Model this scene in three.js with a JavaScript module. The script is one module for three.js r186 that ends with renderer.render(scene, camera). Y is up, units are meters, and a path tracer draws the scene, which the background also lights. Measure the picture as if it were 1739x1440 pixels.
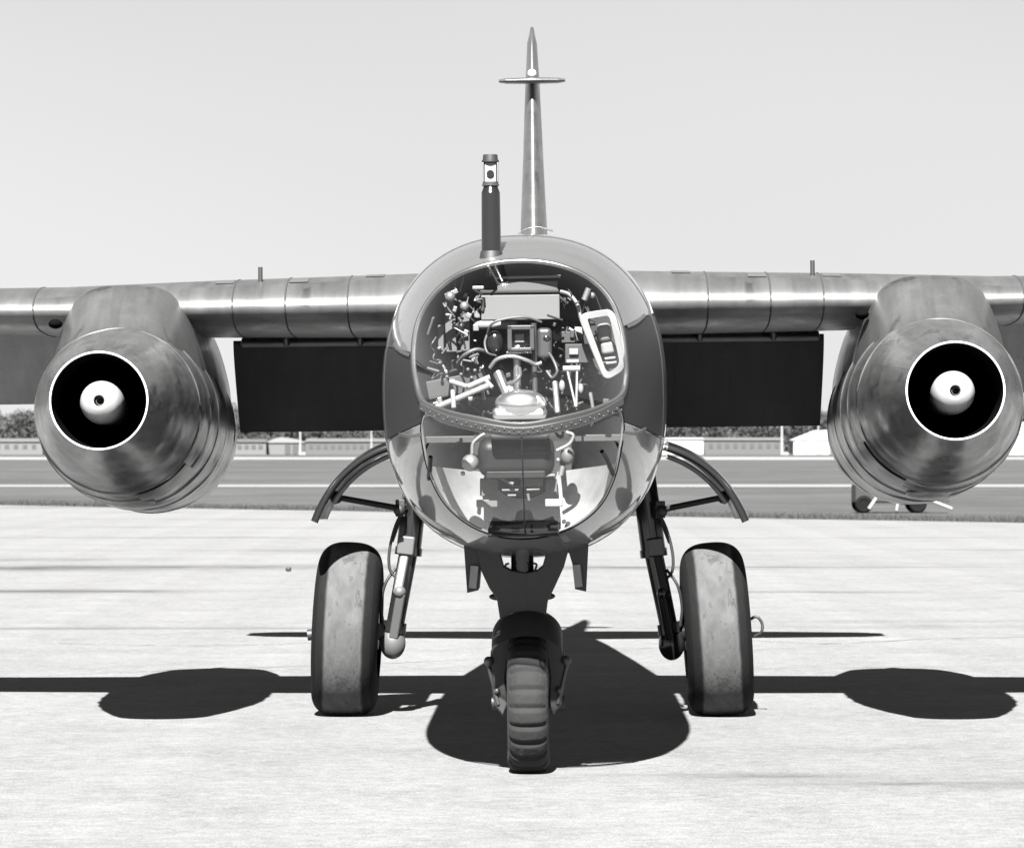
import * as THREE from 'three';
import { RoundedBoxGeometry } from 'three/addons/geometries/RoundedBoxGeometry.js';
import { mergeGeometries } from 'three/addons/utils/BufferGeometryUtils.js';

// ---------------------------------------------------------------- camera, sky, sun, exposure
const scene = new THREE.Scene();
const camera = new THREE.PerspectiveCamera(12.78, 1024 / 847, 0.5, 9000);
camera.position.set(0, 1.425, 15);
camera.lookAt(0, 1.425 + 0.0062 * 100, 15 - 100);
camera.focus = 17.5; camera.userData.fStop = 11;
const renderer = new THREE.WebGLRenderer({ antialias: true });
renderer.toneMapping = THREE.LinearToneMapping;
renderer.toneMappingExposure = 6.2;
renderer.shadowMap.enabled = true;
const EL = 46.4 * Math.PI / 180, AZ = 6.4 * Math.PI / 180;   // sun behind the camera, a little to the left
const sunDir = new THREE.Vector3(-Math.sin(AZ) * Math.cos(EL), Math.sin(EL), Math.cos(AZ) * Math.cos(EL));
const SKY = { horizon: 0.131, zenith: 0.012 };
{
  const W = 512, H = 256, a = new Float32Array(W * H * 4);
  for (let j = 0; j < H; j++) {
    const el = ((j + 0.5) / H - 0.5) * Math.PI;
    for (let i = 0; i < W; i++) {
      const phi = ((i + 0.5) / W - 0.5) * 2 * Math.PI;
      const d = new THREE.Vector3(Math.cos(el) * Math.cos(phi), Math.sin(el), Math.cos(el) * Math.sin(phi));
      const s = Math.max(0, Math.sin(el));
      let v = SKY.zenith + (SKY.horizon - SKY.zenith) / (1 + Math.pow(s / 0.26, 3));
      const c = Math.max(0, d.dot(sunDir));
      v += 0.012 * Math.pow(c, 6) + 0.12 * Math.pow(c, 80);          // brighter air round the sun
      v *= 1 + 0.035 * Math.sin(phi * 7 + 2 * Math.sin(el * 9)) * Math.exp(-s * 3) + 0.02 * Math.sin(phi * 19 + el * 31 + 1.2);
      if (el < 0) v = SKY.horizon;
      const k = (j * W + i) * 4; a[k] = a[k + 1] = a[k + 2] = v; a[k + 3] = 1;
    }
  }
  const t = new THREE.DataTexture(a, W, H, THREE.RGBAFormat, THREE.FloatType);
  t.mapping = THREE.EquirectangularReflectionMapping; t.magFilter = THREE.LinearFilter; t.minFilter = THREE.LinearFilter; t.needsUpdate = true;
  scene.background = t; scene.environment = t;
}
const sun = new THREE.DirectionalLight(new THREE.Color(1, 0.995, 0.985), 5);
sun.position.copy(sunDir).multiplyScalar(60).add(new THREE.Vector3(0, 0, -8)); sun.target.position.set(0, 0, -8);
sun.castShadow = true; sun.shadow.mapSize.set(4096, 4096); sun.shadow.radius = 1;
Object.assign(sun.shadow.camera, { left: -16, right: 16, top: 16, bottom: -16, near: 1, far: 140 });
scene.add(sun, sun.target);

// ---------------------------------------------------------------- helpers
let seed = 7; const rnd = () => { seed = (seed * 1664525 + 1013904223) >>> 0; return seed / 4294967296; };
const V = (x, y, z) => new THREE.Vector3(x, y, z);
const hash = (x, y, s) => { let h = (Math.imul(x, 374761393) + Math.imul(y, 668265263) + Math.imul(s, 1274126177)) | 0; h = Math.imul(h ^ (h >>> 13), 1274126177); return ((h ^ (h >>> 16)) >>> 0) / 4294967296; };
function vnoise(x, y, s = 0, per = 0) {
  const xi = Math.floor(x), yi = Math.floor(y), fx = x - xi, fy = y - yi, u = fx * fx * (3 - 2 * fx), v = fy * fy * (3 - 2 * fy);
  const w = (a, b) => per ? hash(((a % per) + per) % per, ((b % per) + per) % per, s) : hash(a, b, s);
  return (w(xi, yi) * (1 - u) + w(xi + 1, yi) * u) * (1 - v) + (w(xi, yi + 1) * (1 - u) + w(xi + 1, yi + 1) * u) * v;
}
function fbm(x, y, s = 0, o = 4, per = 0) { let a = 0, k = 0.5, n = 0; for (let i = 0; i < o; i++) { a += k * vnoise(x, y, s + i, per); n += k; x *= 2; y *= 2; per *= 2; k *= 0.55; } return a / n; }
function noiseTex(N, f, size, srgb = true) {      // f(u, v) in 0..1 -> grey value (linear); size = metres per repeat
  const a = new Uint8Array(N * N * 4);
  for (let j = 0; j < N; j++) for (let i = 0; i < N; i++) {
    let v = Math.min(1, Math.max(0, f(i / N, j / N)));
    if (srgb) v = v <= 0.0031308 ? v * 12.92 : 1.055 * Math.pow(v, 1 / 2.4) - 0.055;
    const k = (j * N + i) * 4; a[k] = a[k + 1] = a[k + 2] = v * 255; a[k + 3] = 255;
  }
  const t = new THREE.DataTexture(a, N, N); t.wrapS = t.wrapT = THREE.RepeatWrapping; t.magFilter = THREE.LinearFilter; t.minFilter = THREE.LinearMipmapLinearFilter; t.generateMipmaps = true;
  if (srgb) t.colorSpace = THREE.SRGBColorSpace; t.repeat.set(1 / size, 1 / size); t.needsUpdate = true; return t;
}
const wornMap = noiseTex(512, (u, v) => { const n = fbm(u * 6, v * 6, 3, 5, 6), m = fbm(u * 24, v * 5, 9, 3, 120), f = hash(u * 512 | 0, v * 512 | 0, 5); return 0.47 + 0.32 * n + 0.16 * (m - 0.5) + 0.14 * (f - 0.5) + (fbm(u * 20, v * 20, 44, 2, 20) > 0.76 ? 0.06 : 0); }, 1.1);
const softMap = noiseTex(512, (u, v) => 0.62 + 0.2 * (fbm(u * 3, v * 10, 4, 4, 60) - 0.5) + 0.06 * (hash(u * 512 | 0, v * 512 | 0, 8) - 0.5), 1.6);
const stainMap = noiseTex(512, (u, v) => { const a = fbm(u * 5, v * 4, 203, 5, 20), b = fbm(u * 30, v * 3, 209, 3, 60), c = fbm(u * 12, v * 12, 213, 4, 12); return 0.62 + 0.45 * (a - 0.5) + 0.35 * (b - 0.5) - (c > 0.66 ? 0.25 * Math.min(1, (c - 0.66) * 12) : 0) + 0.15 * (hash(u * 512 | 0, v * 512 | 0, 25) - 0.5); }, 1.4);
const wornRough = noiseTex(512, (u, v) => 0.5 + 0.75 * (fbm(u * 10, v * 10, 13, 4, 10) - 0.3), 0.9, false);
const dentBump = noiseTex(512, (u, v) => fbm(u * 5, v * 5, 21, 3, 5), 0.9, false);
const grainMap = noiseTex(512, (u, v) => 0.62 + 0.3 * (fbm(u * 40, v * 40, 31, 4, 40) - 0.5) + 0.5 * (hash(u * 512 | 0, v * 512 | 0, 15) - 0.5) + 0.2 * (fbm(u * 4, v * 4, 33, 3, 4) - 0.5), 2.2);
const grainBump = noiseTex(512, (u, v) => fbm(u * 60, v * 60, 41, 3, 60), 1.6, false);
const rubberMap = noiseTex(512, (u, v) => 0.45 + 0.5 * (fbm(u * 9, v * 9, 51, 5, 9) - 0.1) + (fbm(u * 14, v * 14, 57, 3, 14) > 0.68 ? -0.18 : 0), 0.75);
const g3 = (a) => new THREE.Color().setRGB(a, a, a);
function std(a, rough, metal = 0, o = {}) { return new THREE.MeshPhysicalMaterial({ color: g3(metal > 0.5 ? a : a * 0.75), roughness: rough, metalness: metal, ...o }); }
const M = {
  paint: std(0.085, 0.62, 0, { map: wornMap, roughnessMap: wornRough, bumpMap: dentBump, bumpScale: 0.004, clearcoat: 0.5, clearcoatRoughness: 0.3 }),
  wing: std(0.095, 0.62, 0, { map: stainMap, roughnessMap: wornRough, bumpMap: dentBump, bumpScale: 0.005, clearcoat: 1, clearcoatRoughness: 0.48 }),
  skin: std(0.19, 0.35, 0, { map: softMap, bumpMap: dentBump, bumpScale: 0.0016, clearcoat: 1, clearcoatRoughness: 0.05, ior: 1.6 }),
  nacelle: std(0.095, 0.6, 0, { map: stainMap, roughnessMap: wornRough, bumpMap: dentBump, bumpScale: 0.006, clearcoat: 0.85, clearcoatRoughness: 0.3 }),
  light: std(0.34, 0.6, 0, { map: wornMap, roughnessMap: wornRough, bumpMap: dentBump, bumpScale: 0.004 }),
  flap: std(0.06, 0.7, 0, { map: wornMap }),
  dark: std(0.03, 0.55, 0, { map: wornMap }),
  liner2: std(0.3, 0.5, 0, { map: wornMap, clearcoat: 0.4, clearcoatRoughness: 0.3 }),
  black: std(0.012, 0.6),
  gloss: std(0.012, 0.18),
  dullblack: std(0.012, 0.5, 0, { specularIntensity: 0.5 }),
  unlitblack: std(0.004, 0.9, 0, { specularIntensity: 0 }),  // lightless black: paints the shade inside intakes and bleed holes
  steel: std(0.55, 0.28, 1),
  bright: std(0.85, 0.2, 1),
  alu: std(0.22, 0.42, 0.7),
  white: std(0.2, 0.5),
  pale: std(0.075, 0.5),
  bright2: std(0.8, 0.3, 1),
  lip2: std(0.3, 0.45),
  lip: std(0.75, 0.35),
  cockpit: std(0.05, 0.6, 0, { map: wornMap }),
  liner: std(0.14, 0.6, 0, { map: wornMap }),
  boxgrey: std(0.085, 0.55),
  rubber: std(0.075, 0.9, 0, { map: rubberMap, bumpMap: grainBump, bumpScale: 0.003 }),
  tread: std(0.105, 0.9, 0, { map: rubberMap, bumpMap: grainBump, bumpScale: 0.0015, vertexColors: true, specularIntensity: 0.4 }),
  rubber2: std(0.009, 0.9, 0, { map: rubberMap, bumpMap: grainBump, bumpScale: 0.003 }),
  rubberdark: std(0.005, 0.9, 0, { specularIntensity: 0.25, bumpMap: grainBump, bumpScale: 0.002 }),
  frame: std(0.05, 0.4, 0.2),
  glass: new THREE.MeshPhysicalMaterial({ color: g3(0.96), roughness: 0.02, transmission: 1, thickness: 0, ior: 1.68, side: THREE.DoubleSide }),
  concrete: std(0.22, 0.9, 0, { map: grainMap, vertexColors: true, bumpMap: grainBump, bumpScale: 0.004 }),
};
function mesh(name, geo, mat, parent, kind) { const m = new THREE.Mesh(geo, mat); m.name = name; m.castShadow = m.receiveShadow = true; if (kind) m.userData.kind = kind; (parent || scene).add(m); return m; }
const used = {};
function nm(n) { used[n] = (used[n] ?? -1) + 1; return used[n] ? n + '_' + String(used[n]).padStart(3, '0') : n; }
function thing(name, label, category, group, pos = [0, 0, 0]) { const o = new THREE.Group(); o.name = nm(name); o.userData = { label, category }; if (group) o.userData.group = group; o.position.set(...pos); scene.add(o); return o; }
function boxUV(g) {                                  // uv in metres from the dominant normal axis
  g = g.index ? g.toNonIndexed() : g; if (!g.attributes.normal) g.computeVertexNormals();
  const p = g.attributes.position, n = g.attributes.normal, uv = new Float32Array(p.count * 2);
  for (let i = 0; i < p.count; i += 3) {
    const ax = Math.abs(n.getX(i) + n.getX(i + 1) + n.getX(i + 2)), ay = Math.abs(n.getY(i) + n.getY(i + 1) + n.getY(i + 2)), az = Math.abs(n.getZ(i) + n.getZ(i + 1) + n.getZ(i + 2));
    for (let k = i; k < i + 3; k++) {
      const [u, v] = ax > ay && ax > az ? [p.getZ(k), p.getY(k)] : ay > az ? [p.getX(k), p.getZ(k)] : [p.getX(k), p.getY(k)];
      uv[2 * k] = u; uv[2 * k + 1] = v;
    }
  }
  g.setAttribute('uv', new THREE.BufferAttribute(uv, 2)); return g;
}
const clean = (g) => { g = g.index ? g.toNonIndexed() : g; for (const k of Object.keys(g.attributes)) if (!['position', 'normal', 'uv'].includes(k)) g.deleteAttribute(k); return g; };
const join = (...gs) => mergeGeometries(gs.flat().map(clean));
function box(w, h, d, x = 0, y = 0, z = 0, rx = 0, ry = 0, rz = 0, r = 0.004) {
  const g = new RoundedBoxGeometry(w, h, d, 2, Math.min(r, w / 2.1, h / 2.1, d / 2.1)); const o = new THREE.Object3D(); o.rotation.set(rx, ry, rz); o.position.set(x, y, z); o.updateMatrix(); g.applyMatrix4(o.matrix); return boxUV(g);
}
function cyl(a, b, r1, r2 = r1, seg = 20) {
  const d = b.clone().sub(a), g = new THREE.CylinderGeometry(r2, r1, d.length(), seg); g.applyQuaternion(new THREE.Quaternion().setFromUnitVectors(V(0, 1, 0), d.clone().normalize())); const c = a.clone().add(b).multiplyScalar(0.5); g.translate(c.x, c.y, c.z); return g;
}
function tube(pts, r, n = 24, seg = 8) { return new THREE.TubeGeometry(new THREE.CatmullRomCurve3(pts.map((p) => p.isVector3 ? p : V(...p))), n, r, seg); }
function ball(x, y, z, r, sx = 1, sy = 1, sz = 1) { const g = new THREE.SphereGeometry(r, 20, 14); g.scale(sx, sy, sz); g.translate(x, y, z); return g; }
function grid(nu, nv, f, uvf) {                       // parametric sheet; f(u, v) -> [x, y, z]
  const pos = [], uv = [], idx = [];
  for (let j = 0; j <= nv; j++) for (let i = 0; i <= nu; i++) { const p = f(i / nu, j / nv); pos.push(...p); uv.push(...(uvf ? uvf(i / nu, j / nv, p) : [i / nu, j / nv])); }
  for (let j = 0; j < nv; j++) for (let i = 0; i < nu; i++) { const a = j * (nu + 1) + i, b = a + 1, c = a + nu + 1, d = c + 1; idx.push(a, b, d, a, d, c); }
  const g = new THREE.BufferGeometry(); g.setAttribute('position', new THREE.Float32BufferAttribute(pos, 3)); g.setAttribute('uv', new THREE.Float32BufferAttribute(uv, 2)); g.setIndex(idx); g.computeVertexNormals(); return g;
}
function seam(g, nu, nv) {                           // smooth the normals where a closed ring meets itself
  const n = g.attributes.normal; for (let j = 0; j <= nv; j++) { const a = j * (nu + 1), b = a + nu; const v = V(n.getX(a) + n.getX(b), n.getY(a) + n.getY(b), n.getZ(a) + n.getZ(b)).normalize(); n.setXYZ(a, v.x, v.y, v.z); n.setXYZ(b, v.x, v.y, v.z); } return g;
}
function flip(g) { const i = g.index; if (i) { for (let k = 0; k < i.count; k += 3) { const a = i.getX(k); i.setX(k, i.getX(k + 1)); i.setX(k + 1, a); } } g.computeVertexNormals(); return g; }
function mirror(g) { g = g.clone(); g.scale(-1, 1, 1); if (!g.index) { const p = g.attributes.position; const ix = []; for (let k = 0; k < p.count; k++) ix.push(k); g.setIndex(ix); } const i = g.index; for (let k = 0; k < i.count; k += 3) { const a = i.getX(k); i.setX(k, i.getX(k + 1)); i.setX(k + 1, a); } const n = g.attributes.normal; return g; }
const side = (s, g) => s > 0 ? g : mirror(g);
// lathe round the z axis: profile [[r, z], ...]
function latheZ(prof, seg = 64, dent = 0, ph = 0) {
  const g = grid(seg, prof.length - 1, (u, v) => {
    const k = v * (prof.length - 1), i = Math.round(k), [r0, z] = prof[i], th = u * Math.PI * 2;
    const r = r0 + (dent ? dent * (fbm(u * 14, z * 7 + ph, 61, 3, 14) - 0.5) * Math.min(1, r0 * 3) : 0);
    return [Math.cos(th) * r, Math.sin(th) * r, z];
  }, (u, v, p) => [u * 3.3, p[2]]);
  return seam(g, seg, prof.length - 1);
}
function smoothProf(pts, n) { const c = new THREE.CatmullRomCurve3(pts.map(([r, z]) => V(r, z, 0)), false, 'centripetal'); return c.getPoints(n).map((p) => [p.x, p.y]); }

// ---------------------------------------------------------------- ground
const grassMat = std(0.062, 0.95, 0, { map: noiseTex(1024, (u, v) => 0.5 + 0.6 * (fbm(u * 40, v * 40, 71, 4, 40) - 0.5) + 0.5 * (fbm(u * 6, v * 6, 73, 4, 6) - 0.5) + 0.25 * (hash(u * 1024 | 0, v * 1024 | 0, 75) - 0.5), 60) });
{
  const g = new THREE.PlaneGeometry(9000, 9000, 8, 8); g.rotateX(-Math.PI / 2); const p = g.attributes.position, uv = g.attributes.uv;
  for (let i = 0; i < p.count; i++) uv.setXY(i, p.getX(i), p.getZ(i));
  g.translate(0, -0.06, -2500); mesh('grass_field', g, grassMat, null, 'structure');
}
const edgeZ = (x) => -66.1 + 0.982 * x;
const STAINS = [   // x, z, half-width, half-depth, strength: smears on the concrete
  [1.15, -1.42, 0.42, 0.08, 0.3], [1.72, -1.05, 0.5, 0.07, 0.34], [0.75, -1.5, 0.5, 0.07, 0.2], [1.4, -1.25, 1.1, 0.35, 0.14], [2.3, -0.9, 0.6, 0.1, 0.16], [0.2, -0.5, 1.2, 0.3, 0.05], [-1.6, 0.35, 0.9, 0.07, 0.07], [-0.6, 0.65, 0.8, 0.06, 0.06],
  [-4.6, -22.5, 1.4, 0.16, 0.5], [-5.6, -29.6, 1.6, 0.35, 0.42], [-3.6, -30.2, 2.6, 0.3, 0.36], [-6.5, -33, 2.2, 0.3, 0.3], [-1.9, -37.3, 1.6, 0.4, 0.32], [1.5, -29.8, 2.2, 0.25, 0.22], [-0.3, -30.2, 1.2, 0.2, 0.2],
  [-5, -14.8, 2.5, 0.12, 0.16], [4.5, -15.2, 2.5, 0.14, 0.18], [6, -14.3, 1.6, 0.08, 0.18], [3.2, -16, 1.6, 0.08, 0.14], [2.4, -9.5, 0.3, 0.05, 0.2], [2.0, -3.0, 0.6, 0.1, 0.1],
];
{
  const apron = new THREE.Group(); apron.name = 'concrete_apron'; apron.userData.kind = 'structure'; scene.add(apron);
  const xs = []; for (let x = -120; x < -14; x += 6) xs.push(x); for (let x = -14; x < 14; x += 0.16) xs.push(x); for (let x = 14; x <= 74; x += 6) xs.push(x);
  const lane = (z1, z0, top) => {                      // z1 near, z0 far
    const nz = z1 > 0 ? 620 : z1 > -60 ? 48 : 6, pos = [], uv = [], col = [], idx = [], nx = xs.length;
    for (let j = 0; j <= nz; j++) for (const x of xs) {
      let z = z1 + (z0 - z1) * j / nz; z = Math.max(z, edgeZ(x) + 0.25 * (fbm(x * 0.8, 3, 5, 3) - 0.5));
      z = Math.min(z, z1);
      pos.push(x, top + 0.004 * (fbm(x * 0.5, z * 0.5, 91) - 0.5), z); uv.push(x, z);
      let c = 1 + 0.2 * (fbm(x * 0.35, z * 0.35, 81, 4) - 0.5) + 0.16 * (fbm(x * 0.5, z * 2.2, 83, 4) - 0.5);
      const dj = Math.min(Math.abs(z - z1), Math.abs(z - z0));                               // dirt that gathers along the joints
      c *= 1 - (z1 > 0 && z > -10 ? 0 : 0.45) * Math.exp(-((dj / (0.16 + 0.006 * -Math.min(0, z))) ** 2)) * Math.max(0, fbm(x * 0.45 + z1 * 3.3, z * 0.2, 85, 3) * 4 - 1.9);
      for (const [sx, sz, a, b, k] of STAINS) { const q = ((x - sx) / a) ** 2 + ((z - sz + 0.12 * (x - sx) * 0.3) / (z < -5 ? b * 2.6 : b)) ** 2; if (q < 6) c *= 1 - Math.min(0.85, 1.5 * k) * Math.exp(-q) * (0.2 + 1.3 * fbm(x * 3, z * (z < -5 ? 2.5 : 9), 87, 4)); }
      col.push(c, c, c);
    }
    for (let j = 0; j < nz; j++) for (let i = 0; i < nx - 1; i++) {
      const a = j * nx + i, b = a + 1, c = a + nx, d = c + 1; const area = Math.abs(pos[3 * a + 2] - pos[3 * c + 2]) + Math.abs(pos[3 * b + 2] - pos[3 * d + 2]);
      if (area > 1e-4) idx.push(a, b, d, a, d, c);
    }
    if (!idx.length) return;
    const g = new THREE.BufferGeometry(); g.setAttribute('position', new THREE.Float32BufferAttribute(pos, 3)); g.setAttribute('uv', new THREE.Float32BufferAttribute(uv, 2)); g.setAttribute('color', new THREE.Float32BufferAttribute(col, 3)); g.setIndex(idx); g.computeVertexNormals();
    mesh('slab', g, M.concrete, apron);
  };
  lane(22.6, -14.9 + 0.006, 0); for (let k = 5; k < 20; k++) lane(22.6 - 7.5 * k - 0.006, 15.1 - 7.5 * k + 0.006, 0);
  const jg = new THREE.PlaneGeometry(190, 160); jg.rotateX(-Math.PI / 2);                     // the tar bed that shows in the joints
  const sh = new THREE.Shape([[-120, -22], [74, -22], [74, -6.5], [-120, 183.5]].map(([x, y]) => new THREE.Vector2(x, y)));
  const tg = new THREE.ShapeGeometry(sh); tg.rotateX(-Math.PI / 2); tg.translate(0, -0.02, 0); mesh('joint_filler', tg, M.dark, apron);
  // hairline cracks
  const crack = (pts, w) => { const c = new THREE.CatmullRomCurve3(pts.map(([x, z]) => V(x, 0.0062, z))); const n = 90, P = c.getPoints(n).map((p, i) => p.add(V(0, 0, 0.12 * (vnoise(i * 0.6, 1, 3) - 0.5)))); const pos = [], idx = []; P.forEach((p, i) => { const ww = w * (0.3 + vnoise(i * 0.35, 4, 9)); pos.push(p.x, p.y, p.z - ww, p.x, p.y, p.z + ww); if (i) idx.push(2 * i - 2, 2 * i - 1, 2 * i + 1, 2 * i - 2, 2 * i + 1, 2 * i); }); const g = new THREE.BufferGeometry(); g.setAttribute('position', new THREE.Float32BufferAttribute(pos, 3)); g.setIndex(idx); g.computeVertexNormals(); return g; };
  const cm = std(0.1, 0.95);
  for (const c of [crack([[1.6, -13.1], [2.3, -12.5], [3.2, -13.2], [4.6, -13.7]], 0.018), crack([[-3.2, -8.3], [-2.2, -9.2], [-1.1, -9.8], [-0.3, -10.4]], 0.012), crack([[0.4, -11.6], [1.2, -12.0], [1.7, -12.4]], 0.014), crack([[-3.3, -12.5], [-2.3, -12.2], [-1.3, -12.6]], 0.012)]) mesh('crack', c, cm, apron);
}
{ // far concrete strips crossing the grass
  const strip = (name, z0, z1, y, a, wob) => { const g = grid(220, 1, (u, v) => { const x = -700 + 1400 * u, w = (vnoise(u * 90, 2, 17) - 0.5) * wob; return [x, y, v < 0.5 ? z1 + w : z0 - w * 0.6 - Math.max(0, 0.004 * x)]; }); flip(g); if (g.attributes.normal.getY(0) < 0) flip(g); mesh(name, g, std(a, 0.9), null, 'structure'); };
  strip('taxiway', -126, -135, -0.045, 0.15, 3); strip('runway', -440, -560, -0.04, 0.17, 30);
}
{ // longer grass along the edge of the apron
  const tg = new THREE.BufferGeometry(), pos = []; for (let k = 0; k < 7; k++) { const a = k * 0.9, x = 0.05 * Math.cos(a * 3), z = 0.05 * Math.sin(a * 2), lx = 0.06 * Math.cos(a), lz = 0.06 * Math.sin(a), h = 0.07 + 0.05 * ((k * 37 % 10) / 10); pos.push(x - 0.008, 0, z, x + 0.008, 0, z, x + lx, h, z + lz); }
  tg.setAttribute('position', new THREE.Float32BufferAttribute(pos, 3)); tg.computeVertexNormals();
  const N = 9000, im = new THREE.InstancedMesh(tg, new THREE.MeshStandardMaterial({ color: g3(0.03), roughness: 1, side: THREE.DoubleSide }), N), o = new THREE.Object3D();
  for (let i = 0; i < N; i++) { const x = -22 + 44 * rnd(), d = Math.pow(rnd(), 2) * 5; o.position.set(x, -0.06, edgeZ(x) - 0.02 - d); o.rotation.y = rnd() * 6.28; const s = 0.6 + rnd() * 1.2; o.scale.set(s, s, s); o.updateMatrix(); im.setMatrixAt(i, o.matrix); }
  im.name = 'grass_tufts'; im.userData = { kind: 'stuff', label: 'ragged grass tufts growing along the far edge of the concrete apron', category: 'grass' }; scene.add(im);
}

// ---------------------------------------------------------------- far side of the airfield
const SX = (px, D) => (px - 870) / 6430 * D;      // survey: where a sight line stands at a distance D from the viewpoint
{
  // wood on the horizon
  const lp = []; for (let k = 0; k < 46; k++) { const d = V(rnd() - 0.5, rnd() - 0.5, rnd() - 0.5).normalize().multiplyScalar(0.45 + 0.75 * rnd()), a = V(rnd() - 0.5, rnd() - 0.5, rnd() - 0.5).normalize().multiplyScalar(0.4), b = V(rnd() - 0.5, rnd() - 0.5, rnd() - 0.5).normalize().multiplyScalar(0.36); for (const q of [d, d.clone().add(a), d.clone().add(b)]) lp.push(q.x, q.y, q.z); }
  const lg = new THREE.BufferGeometry(); lg.setAttribute('position', new THREE.Float32BufferAttribute(lp, 3)); lg.computeVertexNormals();
  const N = 24000, im = new THREE.InstancedMesh(lg, new THREE.MeshStandardMaterial({ color: 0xffffff, roughness: 1, side: THREE.DoubleSide }), N), o = new THREE.Object3D(), c = new THREE.Color();
  for (let i = 0; i < N; i++) {
    const x = i < 12000 ? -300 + 600 * rnd() : (rnd() < 0.5 ? -1 : 1) * (290 + 420 * rnd()), ridge = 7.4 + 4.4 * fbm(x * 0.02, 1, 101, 3) + 1.6 * vnoise(x * 0.14, 3, 103), y = ridge * Math.pow(rnd(), 0.7);
    o.position.set(x, y - 0.4, -960 - 40 * rnd() + (y < 3 ? 10 * rnd() : 0)); const s = 0.7 + 1.3 * rnd(); o.scale.set(s * 1.25, s, s); o.rotation.set(rnd() * 3, rnd() * 3, rnd() * 3); o.updateMatrix(); im.setMatrixAt(i, o.matrix);
    const v = 0.024 + 0.02 * rnd() * (0.5 + fbm(x * 0.05, y * 0.2, 107)); im.setColorAt(i, c.setRGB(v, v, v));
  }
  im.name = 'distant_wood'; im.userData = { kind: 'stuff', label: 'dark line of woodland along the horizon behind the airfield huts', category: 'wood' }; scene.add(im);
}
const wallA = std(0.07, 0.9), wallB = std(0.1, 0.9), roofA = std(0.05, 0.8), roofW = std(0.14, 0.7), canvasM = std(0.3, 0.85), openM = std(0.05, 0.9), postM = std(0.22, 0.7);
function hut(label, x0, x1, D, h, roofH, wm, rm, doors, roundRoof) {
  const w = x1 - x0, o = thing('airfield_hut', label, 'hut', null, [(x0 + x1) / 2, 0, 15 - D]);
  mesh('wall', box(w, h + 0.06, 8, 0, h / 2 - 0.03, 0), wm, o);
  const sh = new THREE.Shape(); sh.moveTo(-w / 2 - 0.25, 0);
  if (roundRoof) sh.quadraticCurveTo(-w / 4, roofH * 1.5, 0, roofH).quadraticCurveTo(w / 4, roofH * 0.9, w / 2 + 0.25, 0); else { sh.lineTo(-w / 2 + 0.3, roofH); sh.lineTo(w / 2 - 0.3, roofH); sh.lineTo(w / 2 + 0.25, 0); }
  sh.closePath(); const rg = new THREE.ExtrudeGeometry(sh, { depth: 8.6, bevelEnabled: false }); rg.translate(0, h, -4.3); mesh('roof', rg, rm, o);
  for (const [dx, dw, dh] of doors) mesh(dw > 1.1 ? 'door' : 'window', box(dw, dh, 0.1, dx, dw > 1.1 ? dh / 2 : h * 0.6, 4.02), openM, o);
  return o;
}
{
  const D = 790, x = (p) => SX(p, D);
  const wins = (w, n, s) => Array.from({ length: n }, (_, i) => [(-0.5 + (i + 0.5) / n) * w, 0.9, 1 * s]);
  hut('long grey hut beside the left jet engine, with a row of small windows', x(400), x(454), D, 2.5, 0.7, wallB, wallA, wins(5.8, 4, 0.9));
  hut('pale hut with a curved roof and three dark doorways beside the tall white post', x(455), x(517), D + 3, 2.4, 1.0, wallB, roofW, [[0.4, 1.2, 2.0], [2.0, 1.2, 2.0], [3.4, 1.2, 2.0]], true);
  hut('long low grey hut left of the fuselage, between two white posts', x(520), x(662), D + 1, 2.6, 0.7, wallA, wallB, wins(16.5, 11, 0.9));
  hut('small pale building with a flat roof immediately right of the fuselage', x(1120), x(1194), D, 3.1, 0.35, canvasM, canvasM, []);
  hut('wide grey hut right of the fuselage, behind the curved wheel door', x(1196), x(1334), D + 6, 2.9, 0.6, wallA, wallB, wins(15.5, 9, 1.0));
  hut('low hut seen left of the left jet engine at the edge of view', x(-60), x(76), D, 2.6, 0.7, wallB, wallB, wins(15, 8, 0.9));
}
function tent(label, px0, px1, D, h, ridge) {
  const x0 = SX(px0, D), x1 = SX(px1, D), w = x1 - x0, o = thing('white_marquee', label, 'marquee', null, [(x0 + x1) / 2, 0, 15 - D]);
  const sh = new THREE.Shape([[-w / 2, -0.06], [w / 2, -0.06], [w / 2, h], [-w / 2, h]].map(([a, b]) => new THREE.Vector2(a, b))); const wg = new THREE.ExtrudeGeometry(sh, { depth: 9, bevelEnabled: false }); wg.translate(0, 0, -4.5); mesh('wall', wg, canvasM, o);
  const rs = new THREE.Shape([[-w / 2 - 0.3, 0], [w / 2 + 0.3, 0], [w * 0.36, ridge], [-w * 0.08, ridge * 0.92]].map(([a, b]) => new THREE.Vector2(a, b))); const rg = new THREE.ExtrudeGeometry(rs, { depth: 9.4, bevelEnabled: false }); rg.translate(0, h, -4.7); mesh('roof', rg, canvasM, o);
  mesh('door', box(1.2, 2, 0.1, w * 0.2, 1, 4.56), wallB, o);
}
tent('white marquee left of the right jet engine, below a thin post', 1346, 1440, 780, 2.9, 2.2);
tent('white marquee right of the right jet engine at the edge of view', 1688, 1790, 760, 4.1, 2.6);
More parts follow.
